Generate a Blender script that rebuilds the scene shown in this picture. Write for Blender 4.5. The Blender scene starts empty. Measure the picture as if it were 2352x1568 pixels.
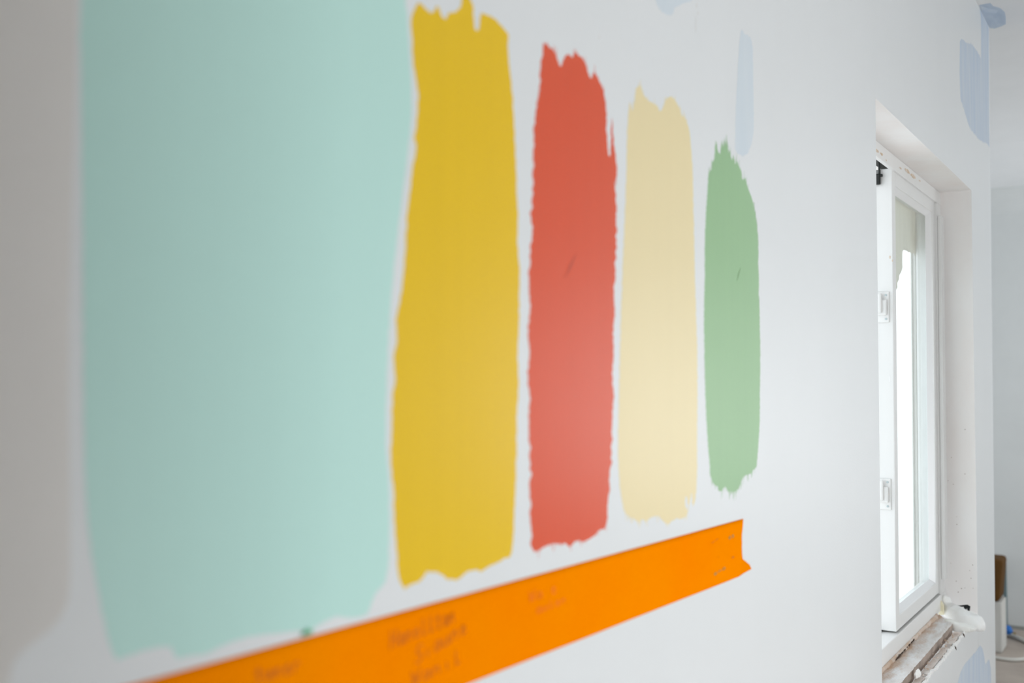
import bpy, bmesh, math, random
from mathutils import Vector, Matrix, noise
from mathutils.geometry import tessellate_polygon

rnd = random.Random(7)
S = bpy.context.scene
COL = S.collection

# ------------------------------------------------------------------ camera
FPX = 2400.0
YAW, PIT, ROLL = math.radians(32.18), math.radians(2.043), math.radians(0.198)
CAM = Vector((0, -0.5, 1.55))
cp, sp, cr, sr = math.cos(PIT), math.sin(PIT), math.cos(ROLL), math.sin(ROLL)
M = Matrix(((cr, -sr, 0), (sr, cr, 0), (0, 0, 1))) @ Matrix(((1, 0, 0), (0, cp, sp), (0, -sp, cp)))
B = Matrix(((math.sin(YAW), -math.cos(YAW), 0), (0, 0, -1), (math.cos(YAW), math.sin(YAW), 0)))
R = M @ B
cam_d = bpy.data.cameras.new('camera')
cam = bpy.data.objects.new('camera', cam_d)
COL.objects.link(cam)
mw = Matrix((R[0], -R[1], -R[2])).transposed().to_4x4()
mw.translation = CAM
cam.matrix_world = mw
cam_d.sensor_width = 36
cam_d.lens = FPX / 2352 * 36
cam_d.clip_start = 0.02
cam_d.dof.use_dof = True
cam_d.dof.focus_distance = 2.2
cam_d.dof.aperture_fstop = 3.87
cam_d.dof.aperture_blades = 0
S.camera = cam


def on(ax, v, px, py):
    """point on the plane axis=v seen at a measured position of the photograph"""
    d = R.transposed() @ Vector(((px - 1176) / FPX, (py - 784) / FPX, 1))
    t = (v - CAM[ax]) / d[ax]
    return CAM + d * t


# ------------------------------------------------------------------ sky and daylight
W = bpy.data.worlds.new('overcast_sky')
S.world = W
W.use_nodes = True
bg = W.node_tree.nodes['Background']
bg.inputs[0].default_value = (0.90, 0.95, 1.0, 1)
bg.inputs[1].default_value = 2.6
S.view_settings.view_transform = 'Standard'
S.view_settings.look = 'None'
S.view_settings.exposure = 0.0
S.view_settings.gamma = 1
S.cycles.use_denoising = True
S.cycles.max_bounces = 10
S.cycles.diffuse_bounces = 7
S.cycles.transparent_max_bounces = 12
S.cycles.sample_clamp_indirect = 8


def area(name, loc, target, sx, sz, power, col=(1, 1, 1)):
    l = bpy.data.lights.new(name, 'AREA')
    l.shape = 'RECTANGLE'
    l.size, l.size_y, l.energy, l.color = sx, sz, power, col
    o = bpy.data.objects.new(name, l)
    COL.objects.link(o)
    o.location = loc
    o.rotation_euler = (Vector(target) - Vector(loc)).to_track_quat('-Z', 'Y').to_euler()
    return o


YR = -2.6     # right wall
XB = -0.6     # wall behind the camera
XF = 7.25     # far wall
YL = 0.9      # exterior wall of the far room
CEIL = 2.75
# daylight through the two openings of the right wall (see window_2, window_3)
area('daylight_window_2', (1.10, YR - 0.08, 0.72), (1.10, 0, 0.72), 1.15, 1.14, 49.5, (0.96, 0.985, 1.0))
area('daylight_window_3', (6.3, YR - 0.08, 1.45), (6.3, 0, 2.7), 1.2, 1.5, 38, (0.95, 0.98, 1.0))


# ------------------------------------------------------------------ materials
def mat(name, col, rough=0.6, spec=0.5, bump=0.0, bscale=100, vary=0.0, vscale=(5, 5, 5), col2=None,
        metal=0.0, coat=0.0):
    m = bpy.data.materials.new(name)
    m.use_nodes = True
    nt = m.node_tree
    b = nt.nodes['Principled BSDF']
    b.inputs['Base Color'].default_value = (*col, 1)
    b.inputs['Roughness'].default_value = rough
    b.inputs['Specular IOR Level'].default_value = spec
    b.inputs['Metallic'].default_value = metal
    b.inputs['Coat Weight'].default_value = coat
    tc = nt.nodes.new('ShaderNodeTexCoord')
    if vary or col2:
        mp = nt.nodes.new('ShaderNodeMapping')
        mp.inputs['Scale'].default_value = vscale
        nt.links.new(tc.outputs['Object'], mp.inputs['Vector'])
        n = nt.nodes.new('ShaderNodeTexNoise')
        n.inputs['Scale'].default_value = 1.0
        n.inputs['Detail'].default_value = 6
        n.inputs['Roughness'].default_value = 0.6
        nt.links.new(mp.outputs[0], n.inputs['Vector'])
        r = nt.nodes.new('ShaderNodeValToRGB')
        r.color_ramp.elements[0].position = 0.35
        r.color_ramp.elements[1].position = 0.68
        c2 = col2 or tuple(c * (1 - vary) for c in col)
        r.color_ramp.elements[0].color = (*col, 1)
        r.color_ramp.elements[1].color = (*c2, 1)
        nt.links.new(n.outputs['Fac'], r.inputs['Fac'])
        nt.links.new(r.outputs['Color'], b.inputs['Base Color'])
    if bump:
        n2 = nt.nodes.new('ShaderNodeTexNoise')
        n2.inputs['Scale'].default_value = bscale
        n2.inputs['Detail'].default_value = 4
        nt.links.new(tc.outputs['Object'], n2.inputs['Vector'])
        bu = nt.nodes.new('ShaderNodeBump')
        bu.inputs['Strength'].default_value = bump
        bu.inputs['Distance'].default_value = 0.002
        nt.links.new(n2.outputs['Fac'], bu.inputs['Height'])
        nt.links.new(bu.outputs['Normal'], b.inputs['Normal'])
    return m


WHITE = (0.79, 0.81, 0.82)
M_wall = mat('white_primed_plaster', WHITE, 0.34, 0.20, 0.12, 260, 0.02, (3, 3, 1.2))
M_reveal = mat('reveal_plaster', (0.90, 0.895, 0.89), 0.7, 0.3, 0.15, 120, col2=(0.87, 0.83, 0.81), vscale=(6, 6, 2))
M_ceil = mat('ceiling_plaster', (0.78, 0.79, 0.80), 0.8, 0.2, 0.1, 80, 0.03)
M_far = mat('far_room_plaster', (0.71, 0.73, 0.73), 0.8, 0.2, 0.1, 80, 0.04)
M_bare = mat('bare_grey_plaster', (0.78, 0.755, 0.725), 0.7, 0.3, 0.2, 150, 0.05, (4, 4, 3))
M_back = mat('dark_shading_coat', (0.30, 0.28, 0.26), 0.9, 0.2, 0.4, 60, 0.25)  # dark coat picked so the unseen near walls dim the left side
M_floor = mat('dusty_screed', (0.47, 0.41, 0.36), 0.85, 0.2, 0.3, 40, col2=(0.37, 0.32, 0.28), vscale=(3, 3, 3))
M_pvc = mat('white_window_paint', (0.80, 0.80, 0.79), 0.35, 0.5, 0.03, 60, 0.04, (3, 3, 3))
M_bead = mat('white_glazing_bead', (0.86, 0.86, 0.87), 0.3, 0.5)
M_black = mat('shadow_black', (0.008, 0.009, 0.010), 0.6, 0.3)  # black painted where gaps and holes lie in shadow
M_dark = mat('dark_iron', (0.02, 0.022, 0.02), 0.4, 0.5, metal=0.4)
M_blue = mat('blue_filler_paint', (0.53, 0.62, 0.74), 0.6, 0.3, 0.1, 200, col2=(0.64, 0.695, 0.76), vscale=(26, 26, 3))
M_blue_pale = mat('thin_blue_filler', (0.655, 0.73, 0.79), 0.4, 0.28, 0.1, 200, col2=(0.70, 0.76, 0.805), vscale=(20, 20, 3))
M_blue_dark = mat('thick_blue_filler', (0.44, 0.53, 0.65), 0.6, 0.3, 0.1, 200, col2=(0.54, 0.62, 0.72), vscale=(8, 30, 8))


def paint(name, col, k=0.05, rough=0.32):
    return mat(name, col, rough, 0.23, 0.12, 220, k, (55, 55, 1.6))


M_mint = paint('mint_paint', (0.545, 0.815, 0.75), 0.012)
M_yel = paint('yellow_paint', (0.87, 0.56, 0.015), 0.02)
M_red = paint('red_paint', (0.76, 0.105, 0.043), 0.02)
M_cream = paint('cream_paint', (0.86, 0.73, 0.43), 0.015)
M_green = paint('green_paint', (0.31, 0.52, 0.275), 0.025)
M_tape = mat('orange_tape', (1.0, 0.27, 0.0), 0.5, 0.0, 0.25, 30, col2=(1.0, 0.245, 0.0), vscale=(7, 7, 9))
M_ink = mat('brown_ink', (0.70, 0.17, 0.0), 0.6, 0.2)
M_ink_pale = mat('faded_red_ink', (0.97, 0.22, 0.0), 0.6, 0.2)
M_ink_grey = mat('grey_ink', (0.50, 0.26, 0.06), 0.6, 0.2)
M_board = mat('mortar_board', (0.88, 0.88, 0.88), 0.9, 0.15, 1.0, 90, col2=(0.70, 0.64, 0.60), vscale=(9, 30, 9))
M_boardedge = mat('mortar_board_edge', (0.44, 0.36, 0.31), 0.9, 0.1, 1.0, 120, 0.4, (20, 20, 20))
M_dust = mat('brown_mortar', (0.68, 0.50, 0.37), 0.95, 0.1, 1.0, 140, col2=(0.82, 0.74, 0.68), vscale=(25, 25, 25))
M_brick = mat('dusty_clay_brick', (0.86, 0.82, 0.79), 0.9, 0.15, 1.0, 110, col2=(0.62, 0.50, 0.43), vscale=(14, 40, 14))
M_soil = mat('dark_rubble', (0.10, 0.07, 0.05), 0.95, 0.1, 1.0, 90, 0.5, (30, 30, 30))
M_chip = mat('plaster_chip', (0.93, 0.92, 0.90), 0.8, 0.2, 0.3, 90)
M_rust = mat('brown_chipped_spot', (0.60, 0.45, 0.31), 0.8, 0.2, 0.3, 200, col2=(0.78, 0.72, 0.66), vscale=(60, 60, 60))
M_foam = mat('white_foam_film', (0.97, 0.975, 0.975), 0.45, 0.4, 0.3, 70, col2=(0.90, 0.89, 0.84), vscale=(10, 10, 10))
M_foamy = mat('yellowed_foam', (0.86, 0.80, 0.58), 0.6, 0.3, 0.3, 70, 0.1, (20, 20, 20))
M_card = mat('brown_cardboard', (0.105, 0.048, 0.009), 0.8, 0.2, 0.1, 60, 0.2, (12, 12, 12))
M_carton = mat('white_carton', (0.62, 0.61, 0.58), 0.7, 0.3, 0.1, 60, 0.1, (12, 12, 3))
M_print = mat('blue_print', (0.015, 0.13, 0.42), 0.5, 0.4)
M_bluebag = mat('blue_plastic', (0.02, 0.15, 0.50), 0.5, 0.4, 0.3, 60)
M_pole = mat('teal_grey_metal', (0.10, 0.15, 0.16), 0.4, 0.5, metal=0.3)
M_stick = mat('brown_wood', (0.24, 0.18, 0.08), 0.8, 0.2, 0.2, 60, 0.3, (10, 40, 10))
M_hose = mat('pale_grey_hose', (0.62, 0.61, 0.57), 0.6, 0.3)
M_stone = mat('exterior_render', (0.70, 0.70, 0.67), 0.85, 0.2, 0.3, 80, 0.1, (40, 40, 3))
M_ground = mat('pale_gravel_ground', (0.86, 0.86, 0.84), 0.9, 0.2, 0.5, 10, 0.2, (3, 3, 3))
M_screw = mat('screw_head', (0.42, 0.47, 0.48), 0.35, 0.5, metal=0.6)

# clear glass: light passes straight through, a little mirror on top
M_glass = bpy.data.materials.new('clear_glass')
M_glass.use_nodes = True
nt = M_glass.node_tree
for n in list(nt.nodes):
    nt.nodes.remove(n)
o_ = nt.nodes.new('ShaderNodeOutputMaterial')
mx = nt.nodes.new('ShaderNodeMixShader')
tr = nt.nodes.new('ShaderNodeBsdfTransparent')
tr.inputs[0].default_value = (0.95, 0.975, 0.97, 1)
gl = nt.nodes.new('ShaderNodeBsdfGlossy')
gl.inputs['Roughness'].default_value = 0.03
fr = nt.nodes.new('ShaderNodeFresnel')
fr.inputs[0].default_value = 1.45
geo = nt.nodes.new('ShaderNodeNewGeometry')
mth = nt.nodes.new('ShaderNodeMath'); mth.operation = 'SUBTRACT'; mth.use_clamp = True
nt.links.new(fr.outputs[0], mth.inputs[0])
nt.links.new(geo.outputs['Backfacing'], mth.inputs[1])
nt.links.new(mth.outputs[0], mx.inputs[0])
nt.links.new(tr.outputs[0], mx.inputs[1])
nt.links.new(gl.outputs[0], mx.inputs[2])
nt.links.new(mx.outputs[0], o_.inputs[0])

# translucent plastic film hanging outside
M_film = bpy.data.materials.new('translucent_film')
M_film.use_nodes = True
nt = M_film.node_tree
for n in list(nt.nodes):
    nt.nodes.remove(n)
o_ = nt.nodes.new('ShaderNodeOutputMaterial')
mx = nt.nodes.new('ShaderNodeMixShader')
mx.inputs[0].default_value = 0.45
tr = nt.nodes.new('ShaderNodeBsdfTranslucent')
tr.inputs[0].default_value = (0.82, 0.80, 0.74, 1)
df = nt.nodes.new('ShaderNodeBsdfDiffuse')
df.inputs[0].default_value = (0.85, 0.83, 0.77, 1)
nt.links.new(df.outputs[0], mx.inputs[1])
nt.links.new(tr.outputs[0], mx.inputs[2])
nt.links.new(mx.outputs[0], o_.inputs[0])


# ------------------------------------------------------------------ mesh helpers
def tag(o, label=None, cat=None, group=None, kind=None):
    if label: o['label'] = label
    if cat: o['category'] = cat
    if group: o['group'] = group
    if kind: o['kind'] = kind
    return o


def link(name, me, m, parent=None, smooth=False):
    o = bpy.data.objects.new(name, me)
    COL.objects.link(o)
    if m:
        me.materials.append(m)
    if parent:
        o.parent = parent
        o.matrix_parent_inverse = Matrix.Translation(parent.location).inverted() if parent.location.length else Matrix()
    if smooth:
        for p in me.polygons:
            p.use_smooth = True
    return o


def mesh(name, vs, fs, m, parent=None, smooth=False):
    me = bpy.data.meshes.new(name)
    me.from_pydata([tuple(v) for v in vs], [], fs)
    me.update()
    return link(name, me, m, parent, smooth)


def frombm(name, bm, m, parent=None, smooth=False):
    bmesh.ops.recalc_face_normals(bm, faces=bm.faces)
    me = bpy.data.meshes.new(name)
    bm.to_mesh(me)
    bm.free()
    return link(name, me, m, parent, smooth)


def empty(name, loc=(0, 0, 0)):
    o = bpy.data.objects.new(name, None)
    o.location = loc
    o.empty_display_size = 0.05
    COL.objects.link(o)
    return o


def add_box(bm, a, b, bev=0.0, rot=None, piv=None):
    r = bmesh.ops.create_cube(bm, size=1)
    vs = r['verts']
    c = (Vector(a) + Vector(b)) / 2
    s = Vector(b) - Vector(a)
    for v in vs:
        v.co = Vector((v.co.x * s.x, v.co.y * s.y, v.co.z * s.z)) + c
    if bev:
        es = list({e for v in vs for e in v.link_edges})
        r2 = bmesh.ops.bevel(bm, geom=es, offset=bev, segments=2, affect='EDGES', profile=0.6)
        vs = list({v for v in r2['verts']} | {v for f in r2['faces'] for v in f.verts})
        vs = [v for v in bm.verts if v in set(vs)]
    if rot:
        bmesh.ops.rotate(bm, verts=vs, cent=Vector(piv or c), matrix=rot)
    return vs


def box(name, a, b, m, parent=None, bev=0.0, rot=None, piv=None):
    bm = bmesh.new()
    add_box(bm, a, b, bev, rot, piv)
    return frombm(name, bm, m, parent)


def add_cyl(bm, p, q, r, n=12):
    p, q = Vector(p), Vector(q)
    d = q - p
    mt = Matrix.Translation((p + q) / 2) @ d.to_track_quat('Z', 'Y').to_matrix().to_4x4()
    bmesh.ops.create_cone(bm, cap_ends=True, segments=n, radius1=r, radius2=r, depth=d.length, matrix=mt)


def tube(name, pts, r, m, parent=None, n=8, closed=False):
    vs, fs = [], []
    k = len(pts)
    for i, p in enumerate(pts):
        a = Vector(pts[max(i - 1, 0)]); b = Vector(pts[min(i + 1, k - 1)])
        t = (b - a).normalized()
        u = t.cross(Vector((0, 0, 1)))
        if u.length < 1e-4: u = Vector((1, 0, 0))
        u.normalize()
        w = u.cross(t)
        for j in range(n):
            an = 2 * math.pi * j / n
            vs.append(Vector(p) + (u * math.cos(an) + w * math.sin(an)) * r)
    for i in range(k - 1):
        for j in range(n):
            fs.append((i * n + j, i * n + (j + 1) % n, (i + 1) * n + (j + 1) % n, (i + 1) * n + j))
    fs.append(tuple(range(n))[::-1])
    fs.append(tuple(range((k - 1) * n, k * n)))
    return mesh(name, vs, fs, m, parent, True)


def plate(name, polys, y0, th, m, parent=None, plane='y'):
    """thin solid plates from outlines [(a, b)...] lying on a wall (y=y0, facing -y) or ceiling (z=y0, facing down)"""
    vs, fs = [], []
    for pi, pl in enumerate(polys):
        if pi == 1: th *= 0.55
        base = len(vs)
        n = len(pl)
        if plane == 'y':
            f = [Vector((a, y0 - th, b)) for a, b in pl]
            g = [Vector((a, y0, b)) for a, b in pl]
        elif plane == 'x':
            f = [Vector((y0 - th, a, b)) for a, b in pl]
            g = [Vector((y0, a, b)) for a, b in pl]
        else:
            f = [Vector((a, b, y0 - th)) for a, b in pl]
            g = [Vector((a, b, y0)) for a, b in pl]
        vs += f + g
        tris = tessellate_polygon([[Vector((a, b, 0)) for a, b in pl]])
        for t in tris:
            v0, v1, v2 = f[t[0]], f[t[1]], f[t[2]]
            nn = (v1 - v0).cross(v2 - v0)
            want = {'y': -nn.y, 'x': -nn.x, 'z': -nn.z}[plane]
            t = t if want > 0 else (t[0], t[2], t[1])
            fs.append(tuple(base + i for i in t))
        for i in range(n):
            j = (i + 1) % n
            fs.append((base + i, base + j, base + n + j, base + n + i))
    o = mesh(name, vs, fs, m, parent)
    return o


def wall_px(pts, y=0.0):
    return [(p.x, p.z) for p in (on(1, y, *q) for q in pts)]


def nz(v, s=0.0):
    return noise.noise(Vector((v * 1.0, s, s * 1.7)))


def ragged(pts, seed, side=0.0012, brush=0.004, side_f=260, spikes=0, spike_len=0.012, spike_w=0.0009, step=0.0012):
    """rough brushed / rolled outline from a traced one; returns a list of polygons"""
    r = random.Random(seed)
    n = len(pts)
    A = sum(pts[i][0] * pts[(i + 1) % n][1] - pts[(i + 1) % n][0] * pts[i][1] for i in range(n))
    sg = 1 if A > 0 else -1
    out, sp_ = [], []
    for i in range(n):
        a = Vector(pts[i]); b = Vector(pts[(i + 1) % n])
        d = b - a
        L = d.length
        if L < 1e-6: continue
        k = max(1, int(L / step))
        nn = Vector((d.y, -d.x)) / L * sg
        vert = abs(nn.y)
        for j in range(k):
            p = a + d * (j / k)
            w = min(1.0, j / 2.0, (k - j) / 2.0) if k > 4 else 1
            dx = noise.noise(Vector((p.y * side_f, seed * 3.1, 0))) * side * 1.6 + noise.noise(Vector((p.y * side_f * 3.3, seed * 5.1, 2))) * side * 0.8
            dz = max(0, noise.noise(Vector((p.x * 700, seed * 1.3, 5)))) * brush * 1.8 * (1 if nn.y > 0 else -1)
            out.append((p.x + dx * (1 - vert) * w, p.y + dz * max(0, vert * 1.6 - 0.6) * w))
            if spikes and vert > 0.25 and r.random() < spikes:
                h = spike_len * r.uniform(0.3, 1) * (1 if nn.y > 0 else -1)
                ww = spike_w * r.uniform(0.5, 1.2)
                sp_.append([(p.x - ww, p.y - h * 0.3), (p.x + ww, p.y - h * 0.3), (p.x + ww * 0.35, p.y + h), (p.x - ww * 0.2, p.y + h * 0.96)])
    return [out] + sp_


# ------------------------------------------------------------------ setting: walls, floor, ceiling
X0, X1, X1b = 2.190, 3.408, 3.432       # window opening (the far jamb leans a little)
ZB, ZT = 0.842, 2.126
XE_t, XE_b = 3.831, 3.787               # outer corner, slightly out of plumb
TH = 0.175

bm = bmesh.new()


def quad(bm, *ps):
    vs = [bm.verts.new(p) for p in ps]
    return bm.faces.new(vs)


def xj(z): return X1b + (X1 - X1b) * (z - 0.86) / (ZT - 0.86)
def xn(z): return 2.198 + (2.186 - 2.198) * (z - 0.95) / (2.124 - 0.95)
def xe(z): return XE_b + (XE_t - XE_b) * (z - 0.555) / (2.749 - 0.555)


# jagged plaster edge under the window
jag = []
x = xn(ZB)
while x < xj(ZB) - 0.004:
    jag.append((x, 0.8385 + 0.006 * nz(x * 37, 1) + 0.009 * nz(x * 120, 4)))
    x += 0.004
jag.append((xj(ZB), 0.838))
F = lambda x, z: (x, 0, z)
quad(bm, F(XB, 0), F(xn(0), 0), F(xn(ZB), jag[0][1]), F(xn(ZT), ZT), F(xn(CEIL), CEIL), F(XB, CEIL))
quad(bm, F(xn(ZT), ZT), F(xj(ZT), ZT), F(xj(CEIL), CEIL), F(xn(CEIL), CEIL))
quad(bm, F(xj(0), 0), F(xe(0), 0), F(xe(CEIL), CEIL), F(xj(CEIL), CEIL), F(xj(ZT), ZT), F(xj(ZB), jag[-1][1]))
for a, b in zip(jag, jag[1:]):
    quad(bm, F(a[0], 0), F(b[0], 0), F(*b), F(*a))
    # broken top of the plaster coat, then down to the rough masonry
    quad(bm, F(*a), F(*b), (b[0], 0.006, b[1] - 0.001), (a[0], 0.006, a[1] - 0.001))
    quad(bm, (a[0], 0.006, a[1] - 0.001), (b[0], 0.006, b[1] - 0.001), (b[0], 0.006, 0.80), (a[0], 0.006, 0.80))
xa, xb = jag[0][0], jag[-1][0]
quad(bm, (xa, 0.006, 0.80), (xb, 0.006, 0.80), (xb, TH, 0.80), (xa, TH, 0.80))
# back face, end face
G = lambda x, z: (x, TH, z)
quad(bm, G(XB, 0), G(xn(0), 0), G(xn(ZB), 0.80), G(xn(ZT), ZT), G(xn(CEIL), CEIL), G(XB, CEIL))
quad(bm, G(xn(ZT), ZT), G(xj(ZT), ZT), G(xj(CEIL), CEIL), G(xn(CEIL), CEIL))
quad(bm, G(xj(0), 0), G(xe(0), 0), G(xe(CEIL), CEIL), G(xj(CEIL), CEIL), G(xj(ZT), ZT), G(xj(ZB), 0.80))
quad(bm, G(xn(0), 0), G(xj(0), 0), G(xj(ZB), 0.80), G(xn(ZB), 0.80))
quad(bm, F(xe(0), 0), G(xe(0), 0), G(xe(CEIL), CEIL), F(xe(CEIL), CEIL))
me = bpy.data.meshes.new('wall_left')
bm.to_mesh(me); bm.free()
wall_left = link('wall_left', me, M_wall)
tag(wall_left, kind='structure')

# plastered reveal of the window (thin lining of the opening)
bm = bmesh.new()
quad(bm, F(xn(0.80), 0.80), (xn(.8), TH, 0.80), (xn(ZT), TH, ZT), F(xn(ZT), ZT))
quad(bm, F(xj(0.80), 0.80), F(xj(ZT), ZT), (xj(ZT), TH, ZT), (xj(.8), TH, 0.80))
quad(bm, F(xn(ZT), ZT), (xn(ZT), TH, ZT), (xj(ZT), TH, ZT), F(xj(ZT), ZT))
me = bpy.data.meshes.new('window_reveal')
bm.to_mesh(me); bm.free()
reveal = link('window_reveal', me, M_reveal, wall_left)

floor = box('floor', (XB - 0.2, YR - 0.2, -0.12), (XF + 0.2, YL, 0), M_floor)
tag(floor, kind='structure')
ceil = box('ceiling', (XB - 0.2, YR - 0.2, CEIL), (XF + 0.2, YL + 0.2, CEIL + 0.15), M_ceil)
tag(ceil, kind='structure')
tag(box('wall_back', (XB - 0.15, YR, 0), (XB, TH, CEIL), M_back), kind='structure')

# far wall with a rounded (coved) plaster joint to the ceiling
bm = bmesh.new()
prof = [(XF, 0)]
rc = 0.16
for i in range(9):
    a = math.pi / 2 * i / 8
    prof.append((XF - rc + rc * math.cos(a), CEIL - rc + rc * math.sin(a)))
prof += [(XF + 0.15, CEIL), (XF + 0.15, 0)]
v0 = [bm.verts.new((x, YR, z)) for x, z in prof]
v1 = [bm.verts.new((x, YL, z)) for x, z in prof]
for i in range(len(prof)):
    j = (i + 1) % len(prof)
    bm.faces.new((v0[i], v0[j], v1[j], v1[i]))
bm.faces.new(v0); bm.faces.new(v1[::-1])
tag(frombm('wall_far', bm, M_far), kind='structure')


def holed_wall(name, axis, at, th, lo, hi, holes, m):
    """wall slab along x at y=at (thickness th) or along y at x=at, with rectangular openings"""
    bm = bmesh.new()
    cuts = sorted(holes)
    cur = lo
    y0, y1 = min(at, at + th), max(at, at + th)
    def bx(a, b, z0, z1):
        if b - a < 1e-4 or z1 - z0 < 1e-4: return
        if axis == 'x': add_box(bm, (a, y0, z0), (b, y1, z1))
        else: add_box(bm, (y0, a, z0), (y1, b, z1))
    for a, b, z0, z1 in cuts:
        bx(cur, a, 0, CEIL); bx(a, b, 0, z0); bx(a, b, z1, CEIL)
        cur = b
    bx(cur, hi, 0, CEIL)
    o = frombm(name, bm, m)
    return tag(o, kind='structure')


holed_wall('wall_right', 'x', YR, -0.2, XB - 0.15, XF + 0.15, [(0.50, 1.70, 0.10, 1.34), (5.65, 6.95, 0.67, 2.23)], M_wall)
# added partition out of view, shades the left end of the main wall
tag(box('added_shade_wall', (XB, -1.07, 0), (0.565, -0.95, CEIL), M_back), kind='structure')
# outer wall of the far room, slightly angled
bm = bmesh.new()
pp = [(xe(1) - 0.02, 0.06), (XF + 0.1, 0.525), (XF + 0.1, 0.72), (xe(1) - 0.02, 0.20)]
q0 = [bm.verts.new((x, y, 0)) for x, y in pp]
q1 = [bm.verts.new((x, y, CEIL)) for x, y in pp]
for k in range(4):
    bm.faces.new((q0[k], q0[(k + 1) % 4], q1[(k + 1) % 4], q1[k]))
bm.faces.new(q0[::-1]); bm.faces.new(q1)
tag(frombm('wall_left_far', bm, M_wall), kind='structure')

# ground outside the window
tag(box('ground_outside', (-2, 1.2, -0.3), (60, 60, -0.15), M_ground), kind='structure')
# far outer jamb strip with shutter rail, seen through the pane

# windows out of view: frames in their openings
def plain_window(name, ax, at, a, b, z0, z1):
    w = empty(name, ((a + b) / 2, at, z0))
    tag(w, kind='structure')
    t = 0.06
    for (p, q) in (((a, z0), (a + t, z1)), ((b - t, z0), (b, z1)), ((a + t, z0), (b - t, z0 + t)), ((a + t, z1 - t), (b - t, z1)),
                   (((a + b) / 2 - t / 2, z0 + t), ((a + b) / 2 + t / 2, z1 - t))):
        box('frame_member', (p[0], at - 0.03, p[1]), (q[0], at + 0.03, q[1]), M_pvc, w, 0.004)
plain_window('window_2', 'x', YR - 0.03, 0.50, 1.70, 0.10, 1.34)
plain_window('window_3', 'x', YR - 0.03, 5.65, 6.95, 0.67, 2.23)

# ------------------------------------------------------------------ window_1 with its open left leaf
FY = 0.088
win = empty('window_1', (X0, 0.09, 0.863))
tag(win, kind='structure')
zf0, zf1 = 0.863, ZT
xr = 3.428
fi0, fi1, fr = 0.911, 2.087, 3.345      # inner edges of the frame lip
fl = 2.235
box('bottom_rail', (X0 + 0.006, FY, zf0), (xr, 0.150, fi0), M_pvc, win, 0.002)
box('top_rail', (X0 + 0.006, FY, fi1), (3.41, 0.098, zf1 - 0.0005), M_pvc, win, 0.0015)
box('top_rail', (X0 + 0.006, 0.098, 2.118), (3.41, 0.150, zf1 - 0.0005), M_black, win)  # black box painted as the shade inside the rebate above the sash
box('jamb', (X0 + 0.006, FY, fi0), (fl, 0.150, fi1), M_pvc, win, 0.002)
box('jamb', (fr, FY, fi0), (3.407, 0.150, fi1), M_pvc, win, 0.002)
box('cover_strip', (3.3465, 0.076, 0.955), (3.390, 0.0877, 2.048), M_pvc, win, 0.003)
tag(win.children[-1], 'white proud cover strip on the hinge side')
box('gap_shade', (2.80, 0.093, 2.0925), (3.34, 0.097, 2.1), M_black, win)  # black strip standing in for the shadow gap over the sash
box('gap_shade', (2.24, 0.130, fi0 + 0.0005), (3.34, 0.148, fi0 + 0.004), M_black, win)  # black strip standing in for the shadow gap under the sash


def make_leaf(xl, xrr, m_side, detail=True):
    """casement leaf: four members, beads, pane; built in place in the closed position"""
    y0, y1 = 0.094, 0.138
    z0, z1 = 0.9155, 2.0925
    s = empty('sash', (xl, y0, z0))
    w = 0.038
    gx0, gx1, gz0, gz1 = xl + w, xrr - w, 0.951, 2.053
    box('stile', (xl, y0, z0), (gx0, y1, z1), M_pvc, s, 0.002)
    box('stile', (gx1, y0, z0), (xrr, y1, z1), M_pvc, s, 0.002)
    box('rail', (gx0, y0, z0), (gx1, y1, gz0), M_pvc, s, 0.002)
    box('rail', (gx0, y0, gz1), (gx1, y1, z1), M_pvc, s, 0.002)
    # bevelled glazing beads
    bm = bmesh.new()
    def bead(p, q, inn):
        # p,q along the edge on the front plane, inn: inward direction
        p, q, inn = Vector(p), Vector(q), Vector(inn)
        d = 0.011
        a, b = p + inn * 0.0, q + inn * 0.0
        c1, c2 = q + inn * d + Vector((0, 0.016, 0)), p + inn * d + Vector((0, 0.016, 0))
        e1, e2 = q + Vector((0, 0.016, 0)), p + Vector((0, 0.016, 0))
        vs = [bm.verts.new(v) for v in (a, b, c1, c2, e1, e2)]
        bm.faces.new((vs[0], vs[1], vs[2], vs[3]))
        bm.faces.new((vs[3], vs[2], vs[4], vs[5]))
        bm.faces.new((vs[0], vs[5], vs[4], vs[1]))
        bm.faces.new((vs[0], vs[3], vs[5]))
        bm.faces.new((vs[1], vs[4], vs[2]))
    yb = y0 + 0.003
    bead((gx0, yb, gz0), (gx0, yb, gz1), (1, 0, 0))
    bead((gx1, yb, gz0), (gx1, yb, gz1), (-1, 0, 0))
    bead((gx0, yb, gz0), (gx1, yb, gz0), (0, 0, 1))
    bead((gx0, yb, gz1), (gx1, yb, gz1), (0, 0, -1))
    frombm('glazing_bead', bm, M_bead, s)
    box('glass_pane', (gx0 + 0.001, y0 + 0.0195, gz0 + 0.001), (gx1 - 0.001, y0 + 0.0235, gz1 - 0.001), M_glass, s)
    return s


def adopt(child, parent):
    """make child (and its children) a part of parent, keeping its place"""
    child.parent = parent
    child.matrix_parent_inverse = Matrix.Translation(parent.location).inverted()


XS = 2.769
sash = make_leaf(XS, 3.3445, M_pvc)
adopt(sash, win)
leaf = make_leaf(2.24, XS - 0.004, M_pvc)
adopt(leaf, win)
# swing the left leaf open outwards about its hinge
hinge = Vector((2.24, 0.138, 0.9155))
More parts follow.
